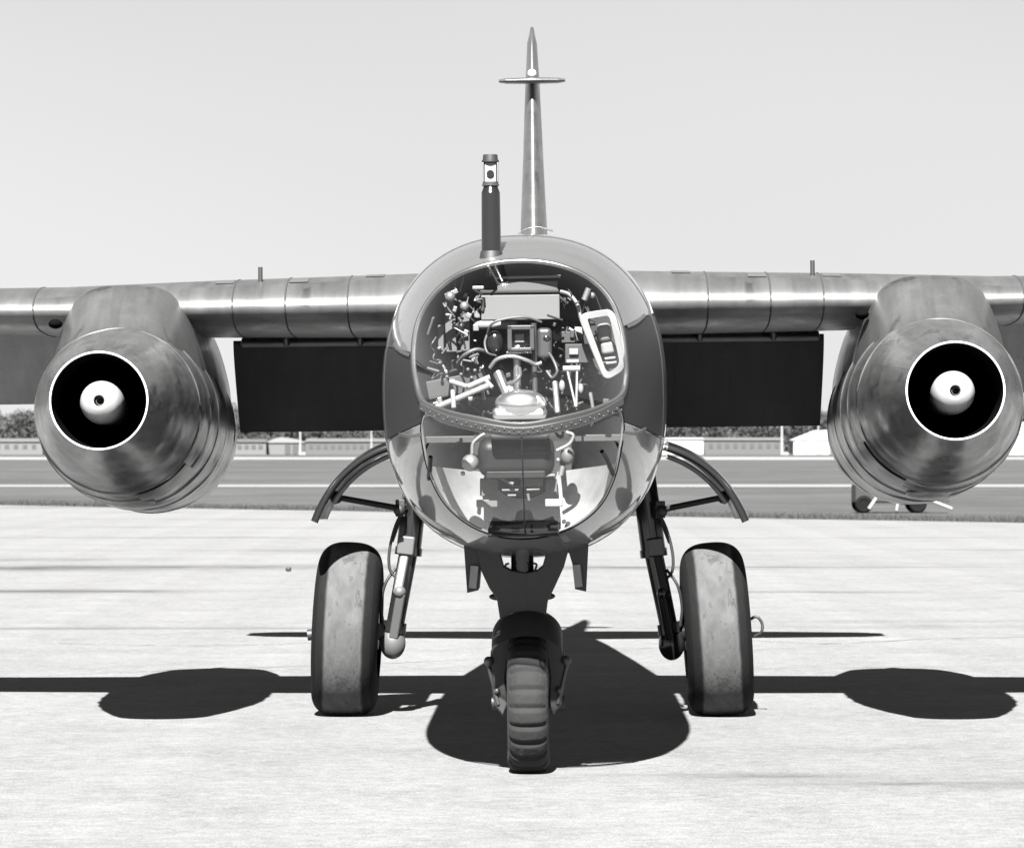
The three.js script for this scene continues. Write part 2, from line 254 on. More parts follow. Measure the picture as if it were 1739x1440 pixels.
for (const [px, D, h, w, label] of [[510, 770, 7.4, 0.42, 'tall white post beside the pale hut with the curved roof'], [631, 780, 6.6, 0.34, 'white post just left of the fuselage above the low grey hut'], [1329, 770, 6.6, 0.5, 'pale post between the wide grey hut and the white marquee'], [1391, 774, 9, 0.34, 'thin post rising above the roof of the left white marquee']]) {
  const o = thing('lamp_post', label, 'post', null, [SX(px, D), 0, 15 - D]);
  mesh('pole', cyl(V(0, -0.06, 0), V(0, h, 0), w * 0.6, w * 0.4, 10), postM, o); mesh('lamp_head', box(w * 1.8, w * 0.8, w * 1.2, 0, h + w * 0.4, 0), postM, o); mesh('base', box(w * 3.2, 0.5, w * 3, w, 0.2, 0), postM, o);
}
{ // ground power trolley standing on the grass
  const D = 86, cart = thing('ground_trolley', 'low dark wheeled trolley with pale tow bar on the grass beneath the right jet engine', 'trolley', null, [SX(1519, D), -0.06, 15 - D]);
  mesh('body', join(box(1.75, 0.42, 0.9, -0.05, 0.44, 0, 0, 0, 0, 0.04), box(1.2, 0.25, 0.7, -0.2, 0.75, 0, 0, 0, 0, 0.05)), M.black, cart);
  for (const [x, z] of [[-0.72, 0.46], [0.5, 0.46], [-0.72, -0.46], [0.5, -0.46]]) { const w = new THREE.TorusGeometry(0.14, 0.06, 10, 24); w.translate(x, 0.2, z); mesh('wheel', join(w, cyl(V(x, 0.2, z - 0.05), V(x, 0.2, z + 0.05), 0.1)), M.rubberdark, cart); }
  mesh('tow_bar', cyl(V(0.45, 0.42, 0.5), V(1.25, 0.1, 0.7), 0.035), M.white, cart); mesh('prop', cyl(V(0.1, 0.5, 0.5), V(0.0, 0.06, 0.62), 0.03), M.white, cart); mesh('prop', cyl(V(-0.45, 0.34, 0.52), V(-0.62, 0.1, 0.6), 0.04), M.white, cart);
  mesh('reel', join(cyl(V(0.98, 0.45, 0.3), V(0.98, 0.45, 0.5), 0.17, 0.17, 24)), M.dark, cart);
  mesh('frame', box(0.5, 0.08, 0.6, 0.95, 0.28, 0.3), M.dark, cart);
}
{ const o = thing('pebble', 'tiny dark stone lying alone on the concrete left of the left main wheel', 'stone', null, [SX(490, 43.5), 0, 15 - 43.5]); const g = new THREE.IcosahedronGeometry(0.035, 2), p = g.attributes.position; for (let i = 0; i < p.count; i++) { const k = 0.8 + 0.4 * vnoise(p.getX(i) * 60 + 5, p.getY(i) * 60 + 9, 2); p.setXYZ(i, p.getX(i) * k, p.getY(i) * k * 0.8, p.getZ(i) * k); } g.translate(0, 0.024, 0); g.computeVertexNormals(); mesh('stone', g, M.dark, o); }

// ---------------------------------------------------------------- the aircraft
const jet = thing('jet_aircraft', 'twin-engined jet aircraft with a glazed nose parked facing the viewer on three wheels', 'aircraft', null, [0.048, 0, 0]);
const ROLL = 0.0115; jet.rotation.set(0, -0.0122, ROLL, 'YXZ');
const lift = (x) => -x * ROLL;                       // keeps each wheel on the ground although the airframe leans
// fuselage section
const FA = 0.668, FB = 0.742, FY = 1.678, FN = 2.35, Z0 = -0.48, LN = 2.65, NQ = 2.4;
const rhoAt = (z, sn = 0) => Math.pow(1 - Math.pow(1 - Math.min(1, (Z0 - z) / (LN - 1.1 * Math.max(0, -sn) ** 2)), NQ), 1 / NQ);
const seR = (th) => Math.pow(Math.pow(Math.abs(Math.cos(th)) / FA, FN) + Math.pow(Math.abs(Math.sin(th)) / FB, FN), -1 / FN);
const rho = (x, y) => Math.pow(Math.pow(Math.abs(x) / FA, FN) + Math.pow(Math.abs(y - FY) / FB, FN), 1 / FN);
const lenAt = (sn) => LN - 1.1 * Math.max(0, -sn) ** 2;      // the chin is blunter than the sides
const capZ = (r, sn = 0) => Z0 - lenAt(sn) * (1 - Math.pow(Math.max(0, 1 - Math.pow(Math.min(1, r), NQ)), 1 / NQ));
const noseZ = (x, y) => capZ(rho(x, y), (y - FY) / (Math.hypot(x, y - FY) + 1e-6));
const noseN = (x, y) => { const e = 1e-3, dx = (noseZ(x + e, y) - noseZ(x - e, y)) / (2 * e), dy = (noseZ(x, y + e) - noseZ(x, y - e)) / (2 * e); return V(-dx, -dy, 1).normalize(); };
// front elevation drawing of the nose: 405 units to the metre
const BX = (u) => (u - 891) / 405, BY = (v) => 1.425 - (v - 760) / 405;
const poly = (uv) => new THREE.CatmullRomCurve3(uv.map(([u, v]) => V(BX(u), BY(v), 0)), true, 'centripetal').getPoints(400).map((p) => [p.x, p.y]);
const upperPoly = poly([[890, 724], [820, 713], [765, 700], [724, 682], [709, 640], [705, 590], [713, 540], [735, 500], [770, 468], [825, 446], [890, 438], [955, 446], [1010, 470], [1044, 505], [1062, 550], [1069, 600], [1070, 645], [1060, 676], [1015, 699], [960, 713]]);
const lowerPoly = poly([[890, 740], [820, 731], [765, 717], [730, 703], [722, 720], [726, 770], [738, 815], [760, 855], [798, 889], [845, 909], [892, 914], [940, 908], [988, 888], [1024, 856], [1046, 812], [1056, 770], [1062, 722], [1054, 697], [1015, 716], [960, 731]]);
function reach(pl, cx, cy, th) { const c = Math.cos(th), s = Math.sin(th); let best = 0; for (let i = 0; i < pl.length - 1; i++) { const ax = pl[i][0] - cx, ay = pl[i][1] - cy, bx = pl[i + 1][0] - cx, by = pl[i + 1][1] - cy; const ex = bx - ax, ey = by - ay, det = c * ey - s * ex; if (Math.abs(det) < 1e-9) continue; const t = (ax * ey - ay * ex) / det, q = (ax * s - ay * c) / det; if (t > 0 && q >= 0 && q <= 1 && t > best) best = t; } return best; }
function pane(pl, cx, cy, off = 0) { const nu = 120, nv = 30; return seam(grid(nu, nv, (u, v) => { const th = u * Math.PI * 2, r = reach(pl, cx, cy, th) * Math.sin(v * Math.PI / 2), x = cx + r * Math.cos(th), y = cy + r * Math.sin(th); return [x, y, noseZ(x, y) + off]; }), nu, nv); }
const skin = mesh('nose_glazing', pane(upperPoly, 0, BY(590)), M.glass, jet); skin.userData.label = 'upper glazed pane of the nose in front of the cockpit';
mesh('nose_glazing', pane(lowerPoly, 0, BY(810)), M.glass, jet).userData.label = 'lower glazed pane of the nose';
// side windows of the nose, between angles a0..a1 and from the pane to rho = 0.965
const unionR = (th) => Math.max(reach(upperPoly, 0, FY, th), reach(lowerPoly, 0, FY, th));
const inWin = (th) => { const d = (th * 180 / Math.PI + 360) % 360; return (d > 162 && d < 199) || (d < 30 || d > 341); };
const nuS = 480;
const rho0 = (th) => Math.min(0.93, (unionR(th) + 0.012) / seR(th));
{
  const ring = (from, to, name, mat, nv, offset) => { const g = seam(grid(nuS, nv, (u, v) => { const th = u * Math.PI * 2, a = from(th), b = to(th), q = b - (b - a) * Math.pow(1 - v, 2), r = q * seR(th); return [r * Math.cos(th) * offset, FY + r * Math.sin(th) * offset, capZ(q, Math.sin(th)) - (1 - offset) * 0.8]; }, (u, v, p) => [u * 4.2, p[2] + p[1] * 0]), nuS, nv); return mesh(name, g, mat, jet); };
  const winTo = (th) => inWin(th) ? 0.972 : rho0(th);
  ring(winTo, () => 1, 'nose_skin', M.skin, 30, 1).userData.label = 'curved metal skin around the nose glazing';
  ring((th) => Math.max(winTo(th), 0.9), () => 1, 'cockpit_liner', M.liner, 12, 0.955);
  for (const [a0, a1, l] of [[162, 199, 'left'], [-19, 30, 'right']]) {
    const g = grid(30, 16, (u, v) => { const th = (a0 + (a1 - a0) * u) * Math.PI / 180, q = rho0(th) + (0.972 - rho0(th)) * v, r = q * seR(th); return [r * Math.cos(th), FY + r * Math.sin(th), capZ(q, Math.sin(th))]; }); mesh('side_window', g, M.dullblack, jet).userData.label = 'side window of the nose with its dark reflection painted in';  // flat black instead of glass: the dark reflection is put into the colour
  }
}
function strip(pts, w, h, closed) {                    // frame strip lying on the nose surface along a line given in (x, y)
  const P = pts.map(([x, y]) => V(x, y, noseZ(x, y))), n = P.length, pos = [], idx = [];
  P.forEach((p, i) => {
    const a = P[closed ? (i - 1 + n) % n : Math.max(0, i - 1)], b = P[closed ? (i + 1) % n : Math.min(n - 1, i + 1)], t = b.clone().sub(a).normalize(), N = noseN(p.x, p.y), s = t.clone().cross(N).normalize();
    for (const [k, m] of [[-1, -h], [-1, h * 0.5], [-0.75, h], [0.75, h], [1, h * 0.5], [1, -h]]) { const q = p.clone().addScaledVector(s, k * w / 2).addScaledVector(N, m); pos.push(q.x, q.y, q.z); }
  });
  const K = 6; for (let i = 0; i < (closed ? n : n - 1); i++) for (let k = 0; k < K; k++) { const a = i * K + k, b = i * K + (k + 1) % K, c = ((i + 1) % n) * K + k, d = ((i + 1) % n) * K + (k + 1) % K; idx.push(a, c, d, a, d, b); }
  let g = new THREE.BufferGeometry(); g.setAttribute('position', new THREE.Float32BufferAttribute(pos, 3)); g.setIndex(idx); g = g.toNonIndexed(); g.computeVertexNormals(); g.setAttribute('uv', new THREE.Float32BufferAttribute(new Float32Array(g.attributes.position.count * 2), 2)); return g;
}
const line = (uv, n = 60) => new THREE.CatmullRomCurve3(uv.map(([u, v]) => V(BX(u), BY(v), 0))).getPoints(n).map((p) => [p.x, p.y]);
mesh('glazing_frame', strip(upperPoly.slice(0, -1), 0.026, 0.008, true), M.frame, jet).userData.label = 'dark frame around the upper glazing';
mesh('glazing_frame', strip(lowerPoly.slice(0, -1), 0.012, 0.004, true), M.skin, jet);
mesh('cross_frame', strip(line([[722, 688], [765, 708], [820, 722], [890, 732], [960, 722], [1015, 707], [1060, 683]]), 0.036, 0.012), M.frame, jet);
for (const l of [[[735, 774], [733, 792], [730, 812]], [[1026, 768], [1036, 785], [1046, 808]]]) mesh('frame_clip', strip(line(l, 12), 0.016, 0.008), M.dark, jet);
mesh('keel_seam', strip(line([[892, 742], [893, 800], [894, 908]], 30), 0.006, 0.003), M.dark, jet);
for (const l of [[[700, 600], [680, 590], [664, 575]], [[1072, 555], [1090, 545], [1108, 528]], [[722, 735], [700, 738], [676, 735]], [[1062, 736], [1085, 738], [1104, 730]]]) mesh('window_frame', strip(line(l, 16), 0.014, 0.006), M.paint, jet);
{ // rivets along the cross frame
  const rs = []; for (let i = 0; i < 44; i++) { const t = i / 43, u = 726 + 330 * t, v = 694 + 36 * Math.sin(t * Math.PI), x = BX(u), y = BY(v + (i % 2 ? 4 : -1)); const p = V(x, y, noseZ(x, y)).addScaledVector(noseN(x, y), 0.012); rs.push(ball(p.x, p.y, p.z, 0.0045)); } const m = mesh('rivets', join(rs), M.frame, jet); m.userData.kind = 'stuff';
}
// fuselage behind the nose
{
  const secs = [[-3.1, FA, FB, FY, FN], [-4, FA, FB, FY, FN], [-5, FA, FB, FY, FN], [-6.5, 0.64, 0.7, FY + 0.01, 2.3], [-8.5, 0.5, 0.56, 1.77, 2.2], [-10.4, 0.34, 0.41, 1.9, 2.1], [-11.8, 0.2, 0.3, 1.98, 2], [-12.6, 0.06, 0.12, 2.05, 2]];
  const S = (z, k) => { let i = 0; while (i < secs.length - 2 && z < secs[i + 1][0]) i++; const a = secs[i], b = secs[i + 1], t = (z - a[0]) / (b[0] - a[0]); return a[k] + (b[k] - a[k]) * t; };
  const nu = 96, nv = 60; const g = seam(grid(nu, nv, (u, v) => { const th = u * Math.PI * 2, zs = capZ(1, Math.sin(th)) + 0.004, z = zs + (-12.6 - zs) * v, A = S(z, 1), B = S(z, 2), n = S(z, 4), r = Math.pow(Math.pow(Math.abs(Math.cos(th)) / A, n) + Math.pow(Math.abs(Math.sin(th)) / B, n), -1 / n); return [r * Math.cos(th), S(z, 3) + r * Math.sin(th), z]; }, (u, v, p) => [u * 4.2, p[2]]), nu, nv);
  mesh('fuselage', g, M.paint, jet);
  mesh('skin_joint', seam(grid(96, 4, (u, v) => { const th = u * Math.PI * 2, zz = -1.9 - 0.05 * v, r = seR(th) * (rhoAt(zz, Math.sin(th)) + 0.006 * Math.sin(v * Math.PI) - 0.001); return [r * Math.cos(th), FY + r * Math.sin(th), zz]; }), 96, 4), M.paint, jet);
  const bh = []; for (let k = 0; k < 72; k++) { const th = k / 72 * Math.PI * 2, r = seR(th) * 0.93; bh.push(new THREE.Vector2(r * Math.cos(th), r * Math.sin(th))); }
  const bg = new THREE.ExtrudeGeometry(new THREE.Shape(bh), { depth: 0.03, bevelEnabled: false }); bg.translate(0, FY, -2.1); mesh('bulkhead', boxUV(bg), M.cockpit, jet);
  mesh('cockpit_wall', flip(grid(72, 1, (u, v) => { const th = u * Math.PI * 2, zz = -1.35 - 0.75 * v, r = seR(th) * rhoAt(zz, Math.sin(th)) * 0.965; return [r * Math.cos(th), FY + r * Math.sin(th), zz]; })), M.cockpit, jet);
}
// cockpit interior
const ck = (name, geo, mat, label) => { if (Array.isArray(geo)) { geo.forEach((q) => ck(name, q, mat, label)); return; } const m = mesh(name, geo, mat, jet); if (label) m.userData.label = label; return m; };
const bb = (u0, v0, u1, v1, z, d, ...r) => box(Math.abs(u1 - u0) / 405, Math.abs(v1 - v0) / 405, d, BX((u0 + u1) / 2), BY((v0 + v1) / 2), z, ...r);
const P3 = (u, v, z) => V(BX(u), BY(v), z);
// light lining of the lower nose behind the glass
{ const nu = 96, cy = BY(810); mesh('nose_lining', flip(grid(nu, 12, (u, v) => { const th = Math.PI * (0.96 + 1.08 * u), r0 = reach(lowerPoly, 0, cy, th), k = 0.99 - 0.62 * Math.pow(v, 1.25), x = r0 * k * Math.cos(th), y = cy + r0 * k * Math.sin(th), x0 = r0 * Math.cos(th), y0 = cy + r0 * Math.sin(th); return [x, y, noseZ(x0, y0) * (1 - v) - 0.02 - 1.12 * v]; })), M.liner2, jet); mesh('nose_bulkhead', box(0.42, 0.4, 0.02, 0, BY(810), -1.16), M.black, jet);
  mesh('nose_window', box(0.3, 0.012, 0.16, 0, BY(899), -1.02, 0.35, 0, 0, 0.004), M.dullblack, jet); }
ck('cockpit_floor', box(0.9, 0.03, 0.8, 0, BY(745), -1.55), M.cockpit);
ck('sight_panel', bb(822, 497, 958, 541, -1.12, 0.03, -0.12), M.pale, 'flat grey plate high in the cockpit');
ck('sight_box', bb(850, 472, 955, 489, -1.2, 0.08), M.boxgrey); ck('sight_shelf', bb(820, 488, 957, 494, -1.16, 0.1), M.black);
ck('roof_bar', [cyl(P3(846, 466, -1.15), P3(960, 465, -1.15), 0.006), cyl(P3(836, 448, -1.0), P3(852, 478, -1.1), 0.004)], M.white);
ck('roof_pad', bb(806, 533, 884, 552, -1.4, 0.1, 0, 0, 0, 0.02), M.white); ck('roof_pad', bb(944, 550, 1002, 573, -1.4, 0.1, 0, 0, 0.06, 0.02), M.white);
ck('back_plate', bb(960, 512, 992, 552, -1.45, 0.06), M.cockpit);
{ const t = ck('instrument_box', join(bb(868, 552, 914, 560, -0.95, 0.12), bb(868, 590, 914, 596, -0.95, 0.12), bb(868, 552, 876, 596, -0.95, 0.12), bb(906, 552, 914, 596, -0.95, 0.12), bb(870, 554, 912, 594, -1.0, 0.06)), M.frame, 'square instrument in the middle of the cockpit'); mesh('dial', bb(880, 566, 897, 581, -0.955, 0.04), M.white, t); mesh('rim', bb(866, 596, 910, 600, -0.93, 0.05), M.alu, t); }
ck('instrument_post', join(cyl(P3(913, 548, -0.95), P3(914, 668, -0.95), 0.012), bb(918, 556, 944, 610, -1.0, 0.08, 0, 0, 0, 0.02)), M.frame);
ck('round_instrument', [ball(BX(846), BY(580), -1.0, 0.04, 0.9, 1.25, 0.6)], M.gloss); ck('round_instrument', [ball(BX(934), BY(575), -0.98, 0.024), ball(BX(930), BY(600), -0.98, 0.03, 0.7, 1.2, 0.6)], M.gloss);
ck('control_wheel', join(tube([P3(838, 624, -0.9), P3(850, 610, -0.88), P3(875, 605, -0.87), P3(900, 612, -0.88), P3(916, 619, -0.9), P3(926, 616, -0.9)], 0.009), cyl(P3(884, 608, -0.9), P3(884, 690, -0.95), 0.016)), M.alu, 'curved control wheel of the cockpit');
ck('cable', [tube([P3(832, 570, -1), P3(842, 548, -0.95), P3(866, 540, -0.95), P3(900, 538, -0.96), P3(926, 546, -1)], 0.006), tube([P3(832, 568, -0.98), P3(829, 582, -0.95), P3(834, 598, -0.93), P3(848, 603, -0.95)], 0.005), tube([P3(936, 596, -0.98), P3(946, 612, -0.92), P3(952, 632, -0.9), P3(944, 642, -0.92), P3(934, 630, -0.94)], 0.006)], M.pale);
ck('cable', [tube([P3(782, 614, -1.0), P3(796, 600, -0.95), P3(815, 592, -0.95), P3(832, 596, -0.98)], 0.009), tube([P3(888, 626, -0.85), P3(888, 640, -0.8), P3(880, 648, -0.8), P3(870, 652, -0.82)], 0.009)], M.pale);
ck('lever_bank', ([[752, 614], [764, 638], [776, 644], [788, 634], [800, 626], [812, 628], [822, 624], [806, 640], [770, 650]].map(([u, v], i) => join(ball(BX(u), BY(v), -0.95 + 0.02 * (i % 3), 0.008), cyl(P3(u, v, -0.96), P3(u + 6, v + 16, -1.05), 0.005)))), M.pale, 'cluster of pale switch knobs on the left console');
ck('side_console', [bb(728, 636, 830, 668, -1.12, 0.18, 0, 0, 0.18), bb(735, 510, 806, 590, -1.5, 0.1)], M.cockpit);
ck('equipment_box', [bb(757, 500, 776, 592, -1.36, 0.08, 0, 0, 0.04), bb(784, 504, 800, 590, -1.35, 0.08), bb(745, 545, 755, 590, -1.3, 0.05)], M.boxgrey);
ck('equipment_knob', [ball(BX(770), BY(500), -1.0, 0.022), ball(BX(794), BY(516), -1.05, 0.02), bb(760, 490, 784, 498, -1.05, 0.04, 0, 0, 0.4), bb(808, 482, 828, 488, -1.05, 0.04)], M.alu);
ck('console_rail', join(cyl(P3(746, 690, -0.9), P3(836, 654, -0.85), 0.013), cyl(P3(770, 646, -0.9), P3(800, 656, -0.86), 0.011), cyl(P3(800, 656, -0.86), P3(838, 640, -0.86), 0.012), cyl(P3(774, 662, -0.88), P3(776, 692, -0.84), 0.01), cyl(P3(828, 642, -0.86), P3(842, 658, -0.84), 0.009)), M.white, 'pale tubular rail in the left of the cockpit');
ck('bombsight', join(ball(BX(890), BY(686), -0.76, 0.1, 1.08, 0.6, 0.8), cyl(P3(852, 634, -0.88), P3(868, 674, -0.8), 0.022, 0.018), bb(842, 692, 934, 713, -0.77, 0.12, 0, 0, 0, 0.02), cyl(P3(918, 676, -0.72), P3(930, 690, -0.7), 0.012), bb(862, 655, 880, 672, -0.84, 0.05, 0, 0, 0.3, 0.008)), M.bright2, 'rounded bright metal sight at the foot of the cockpit');
{ // small fittings too fine to tell apart
  const g = []; for (let i = 0; i < 240; i++) { const left = i % 3, u = left === 0 ? 730 + 90 * rnd() : left === 1 ? 930 + 110 * rnd() : 735 + 300 * rnd(), v = left === 2 ? 610 + 90 * rnd() : 480 + 200 * rnd(), z = -1.02 - 0.45 * rnd(), k = rnd(); if (rho(BX(u), BY(v)) > 0.8) continue;
    if (k < 0.4) g.push(bb(u, v, u + 3 + 8 * rnd(), v + 3 + 12 * rnd(), z, 0.03, 0, 0, rnd() - 0.5, 0.004)); else if (k < 0.7) { const a = rnd() * 6.3, l = 8 + 26 * rnd(); g.push(cyl(P3(u, v, z), P3(u + l * Math.cos(a), v + l * Math.sin(a), z - 0.04 * rnd()), 0.003 + 0.004 * rnd(), undefined, 8)); } else g.push(tube([P3(u, v, z), P3(u + 12 * (rnd() - 0.5), v + 10, z + 0.03), P3(u + 24 * (rnd() - 0.5), v + 18 * rnd(), z), P3(u + 30 * (rnd() - 0.5), v + 26, z - 0.03)], 0.0025 + 0.003 * rnd(), 14, 6)); }
  const a = g.filter((_, i) => i % 3 === 0), b = g.filter((_, i) => i % 3 !== 0); mesh('cockpit_fittings', join(a), M.alu, jet, 'stuff'); mesh('cockpit_fittings', join(b), M.cockpit, jet, 'stuff'); }
ck('radio_box', [bb(966, 583, 1012, 616, -1.1, 0.08), bb(960, 560, 984, 580, -1.2, 0.05)], M.cockpit); ck('radio_plate', [bb(973, 591, 989, 602, -1.05, 0.01), bb(968, 610, 990, 616, -1.05, 0.01)], M.white);
ck('pedal', join(cyl(P3(962, 627, -0.9), P3(991, 627, -0.9), 0.013), cyl(P3(969, 628, -0.9), P3(983, 692, -0.85), 0.005), cyl(P3(986, 628, -0.9), P3(984, 692, -0.85), 0.005), ball(BX(960), BY(656), -0.88, 0.016, 0.8, 1.5, 0.8), ball(BX(992), BY(661), -0.88, 0.014, 0.8, 1.5, 0.8)), M.white);
ck('support_post', [cyl(P3(948, 650, -0.84), P3(952, 702, -0.78), 0.012), cyl(P3(1008, 668, -0.85), P3(1012, 694, -0.85), 0.008)], M.alu);
{ // pale frame of the escape hatch on the right wall
  const out = [[994, 545], [1003, 533], [1040, 528], [1052, 540], [1068, 612], [1062, 630], [1042, 642], [1030, 636]], inn = [[1006, 546], [1012, 541], [1038, 537], [1044, 545], [1058, 612], [1054, 624], [1042, 632], [1034, 626]];
  const sh = new THREE.Shape(new THREE.CatmullRomCurve3(out.map(([u, v]) => P3(u, v, 0)), true, 'catmullrom', 0.25).getPoints(80).map((p) => new THREE.Vector2(p.x, p.y))); sh.holes.push(new THREE.Path(new THREE.CatmullRomCurve3(inn.map(([u, v]) => P3(u, v, 0)), true, 'catmullrom', 0.25).getPoints(80).map((p) => new THREE.Vector2(p.x, p.y))));
  const g = new THREE.ExtrudeGeometry(sh, { depth: 0.02, bevelEnabled: true, bevelSize: 0.005, bevelThickness: 0.006, bevelSegments: 3 }); g.translate(0, 0, -0.98); const t = ck('hatch_frame', g, M.white, 'pale rounded frame on the right cockpit wall');
  mesh('pad', join(bb(1022, 548, 1046, 580, -1.06, 0.05, 0, 0, 0.12, 0.02), bb(1028, 580, 1052, 602, -1.07, 0.05, 0, 0, 0.14, 0.015)), M.white, t); mesh('latch', join(cyl(P3(1034, 610, -1.0), P3(1052, 608, -1.0), 0.006), cyl(P3(1036, 618, -1.0), P3(1054, 616, -1.0), 0.006)), M.white, t); mesh('backing', bb(1000, 535, 1056, 636, -1.12, 0.02, 0, 0, 0.14), M.black, t);
}
ck('wall_fitting', [cyl(P3(1000, 508, -1.05), P3(1008, 488, -1.05), 0.013), ball(BX(1014), BY(500), -1.08, 0.014), tube([P3(960, 492, -1.1), P3(975, 498, -1.08), P3(988, 515, -1.06), P3(994, 540, -1.05)], 0.009)], M.alu);
// lower nose interior
ck('sight_housing', join(bb(816, 742, 946, 808, -0.92, 0.22, 0.1, 0, 0, 0.05), bb(830, 800, 930, 812, -0.9, 0.2)), M.dullblack, 'black box of the bomb sight behind the lower glazing');
ck('sight_cover', join(bb(838, 728, 938, 746, -0.78, 0.12, 0, 0, 0, 0.02)), M.boxgrey); ck('sight_slot', bb(888, 768, 934, 771, -0.8, 0.01), M.cockpit);
ck('oxygen_bottle', ball(BX(803), BY(785), -0.82, 0.036), M.alu, 'small metal sphere left of the black box'); ck('oxygen_bottle', ball(BX(968), BY(775), -0.95, 0.03, 1, 1.3, 1), M.boxgrey);
ck('lower_linkage', [tube([P3(806, 770, -0.85), P3(808, 752, -0.85), P3(818, 742, -0.85), P3(828, 736, -0.85)], 0.008), tube([P3(966, 735, -0.85), P3(978, 740, -0.85), P3(972, 754, -0.85), P3(950, 766, -0.85)], 0.008), cyl(P3(826, 790, -0.85), P3(832, 802, -0.85), 0.011), cyl(P3(960, 792, -0.85), P3(956, 808, -0.85), 0.011), ball(BX(952), BY(782), -0.84, 0.01), ball(BX(790), BY(803), -0.85, 0.01)], M.alu);
ck('lower_bracket', [cyl(P3(846, 806, -0.85), P3(876, 822, -0.82), 0.009), cyl(P3(886, 810, -0.85), P3(946, 808, -0.85), 0.008), bb(888, 812, 926, 826, -0.9, 0.05), cyl(P3(856, 832, -0.85), P3(884, 832, -0.85), 0.006), cyl(P3(898, 832, -0.85), P3(920, 831, -0.85), 0.006), bb(818, 812, 848, 842, -0.95, 0.04), cyl(P3(866, 841, -0.83), P3(880, 841, -0.83), 0.005), cyl(P3(900, 838, -0.83), P3(902, 850, -0.83), 0.006), bb(930, 814, 950, 840, -0.95, 0.05)], M.boxgrey);
ck('lower_plate', bb(929, 848, 959, 861, -0.88, 0.02), M.white); ck('lower_plate', bb(812, 848, 848, 861, -0.9, 0.02), M.boxgrey);
// periscope on the cockpit roof
{
  const px = BX(840) , z = -1.25, b = mesh('periscope', join(cyl(V(px, 2.16, z), V(px, 2.52, z), 0.043, 0.04, 32), cyl(V(px, 2.52, z), V(px, 2.548, z), 0.04, 0.03, 32)), M.gloss, jet); b.userData.label = 'black periscope tube standing on the cockpit roof';
  mesh('collar', join(cyl(V(px, 2.548, z), V(px, 2.565, z), 0.034, 0.034, 28), cyl(V(px, 2.55, z), V(px, 2.556, z), 0.037, 0.037, 28)), M.frame, b);
  mesh('head', join(grid(20, 1, (u, v) => { const th = Math.PI + u * Math.PI; return [px + 0.033 * Math.cos(th), 2.565 + 0.085 * v, z + 0.033 * Math.sin(th)]; }), box(0.006, 0.085, 0.03, px - 0.031, 2.607, z + 0.006), box(0.006, 0.085, 0.03, px + 0.031, 2.607, z + 0.006)), M.alu, b);
  mesh('prism', box(0.05, 0.086, 0.02, px, 2.606, z + 0.012, -0.12), M.white, b); mesh('lens', cyl(V(px, 2.6, z + 0.018), V(px, 2.6, z + 0.032), 0.018, 0.016, 24), M.gloss, b); mesh('cap', join(cyl(V(px, 2.65, z), V(px, 2.684, z), 0.034, 0.031, 28), cyl(V(px, 2.652, z), V(px, 2.66, z), 0.037, 0.037, 28)), M.dark, b);
  mesh('foot', cyl(V(px, 2.2, z), V(px, 2.27, z), 0.06, 0.046, 28), M.dark, b);
  mesh('aerial_loop', tube([V(-0.06, 2.33, -2.6), V(-0.02, 2.42, -2.6), V(0.06, 2.45, -2.6), V(0.14, 2.43, -2.6)], 0.003), M.paint, jet);
}
// wings
function airfoil(t, m, p, xu, xl, n = 26) {
  const th = (x) => 5 * t * (0.2969 * Math.sqrt(x) - 0.126 * x - 0.3516 * x * x + 0.2843 * x ** 3 - 0.1015 * x ** 4), cam = (x) => x < p ? m / p / p * (2 * p * x - x * x) : m / (1 - p) ** 2 * (1 - 2 * p + 2 * p * x - x * x), P = [];
  for (let i = 0; i <= n; i++) { const x = xu * (1 - Math.sin(i / n * Math.PI / 2)); P.push([x, cam(x) + th(x)]); }
  for (let i = 1; i <= n; i++) { const x = xl * (1 - Math.cos(i / n * Math.PI / 2)); P.push([x, cam(x) - th(x)]); }
  return P;
}
function loftWing(st, prof, sub = 14) {                  // st: [x, y, zLE, chord, thick]
  const n = st.length - 1, closed = [...prof(st[0][4]), prof(st[0][4])[0]], nu = closed.length - 1, nv = n * sub;
  return grid(nu, nv, (u, v) => { const k = Math.min(n - 1, Math.floor(v * n)), t = v * n - k, a = st[k], b = st[k + 1], L = (i) => a[i] + (b[i] - a[i]) * t, P = prof(L(4)), q = P[Math.round(u * nu) % P.length]; return [L(0), L(1) + q[1] * L(3) - q[0] * L(3) * (st.inc || 0), L(2) - q[0] * L(3)]; }, (u, v, p) => [p[0], p[2] + p[1]]);
}
const capPoly = (pts, x) => { const sh = new THREE.Shape(pts.map(([a, b]) => new THREE.Vector2(a, b))); const g = new THREE.ShapeGeometry(sh); const p = g.attributes.position; for (let i = 0; i < p.count; i++) p.setXYZ(i, x, p.getY(i), p.getX(i)); g.computeVertexNormals(); return g; };
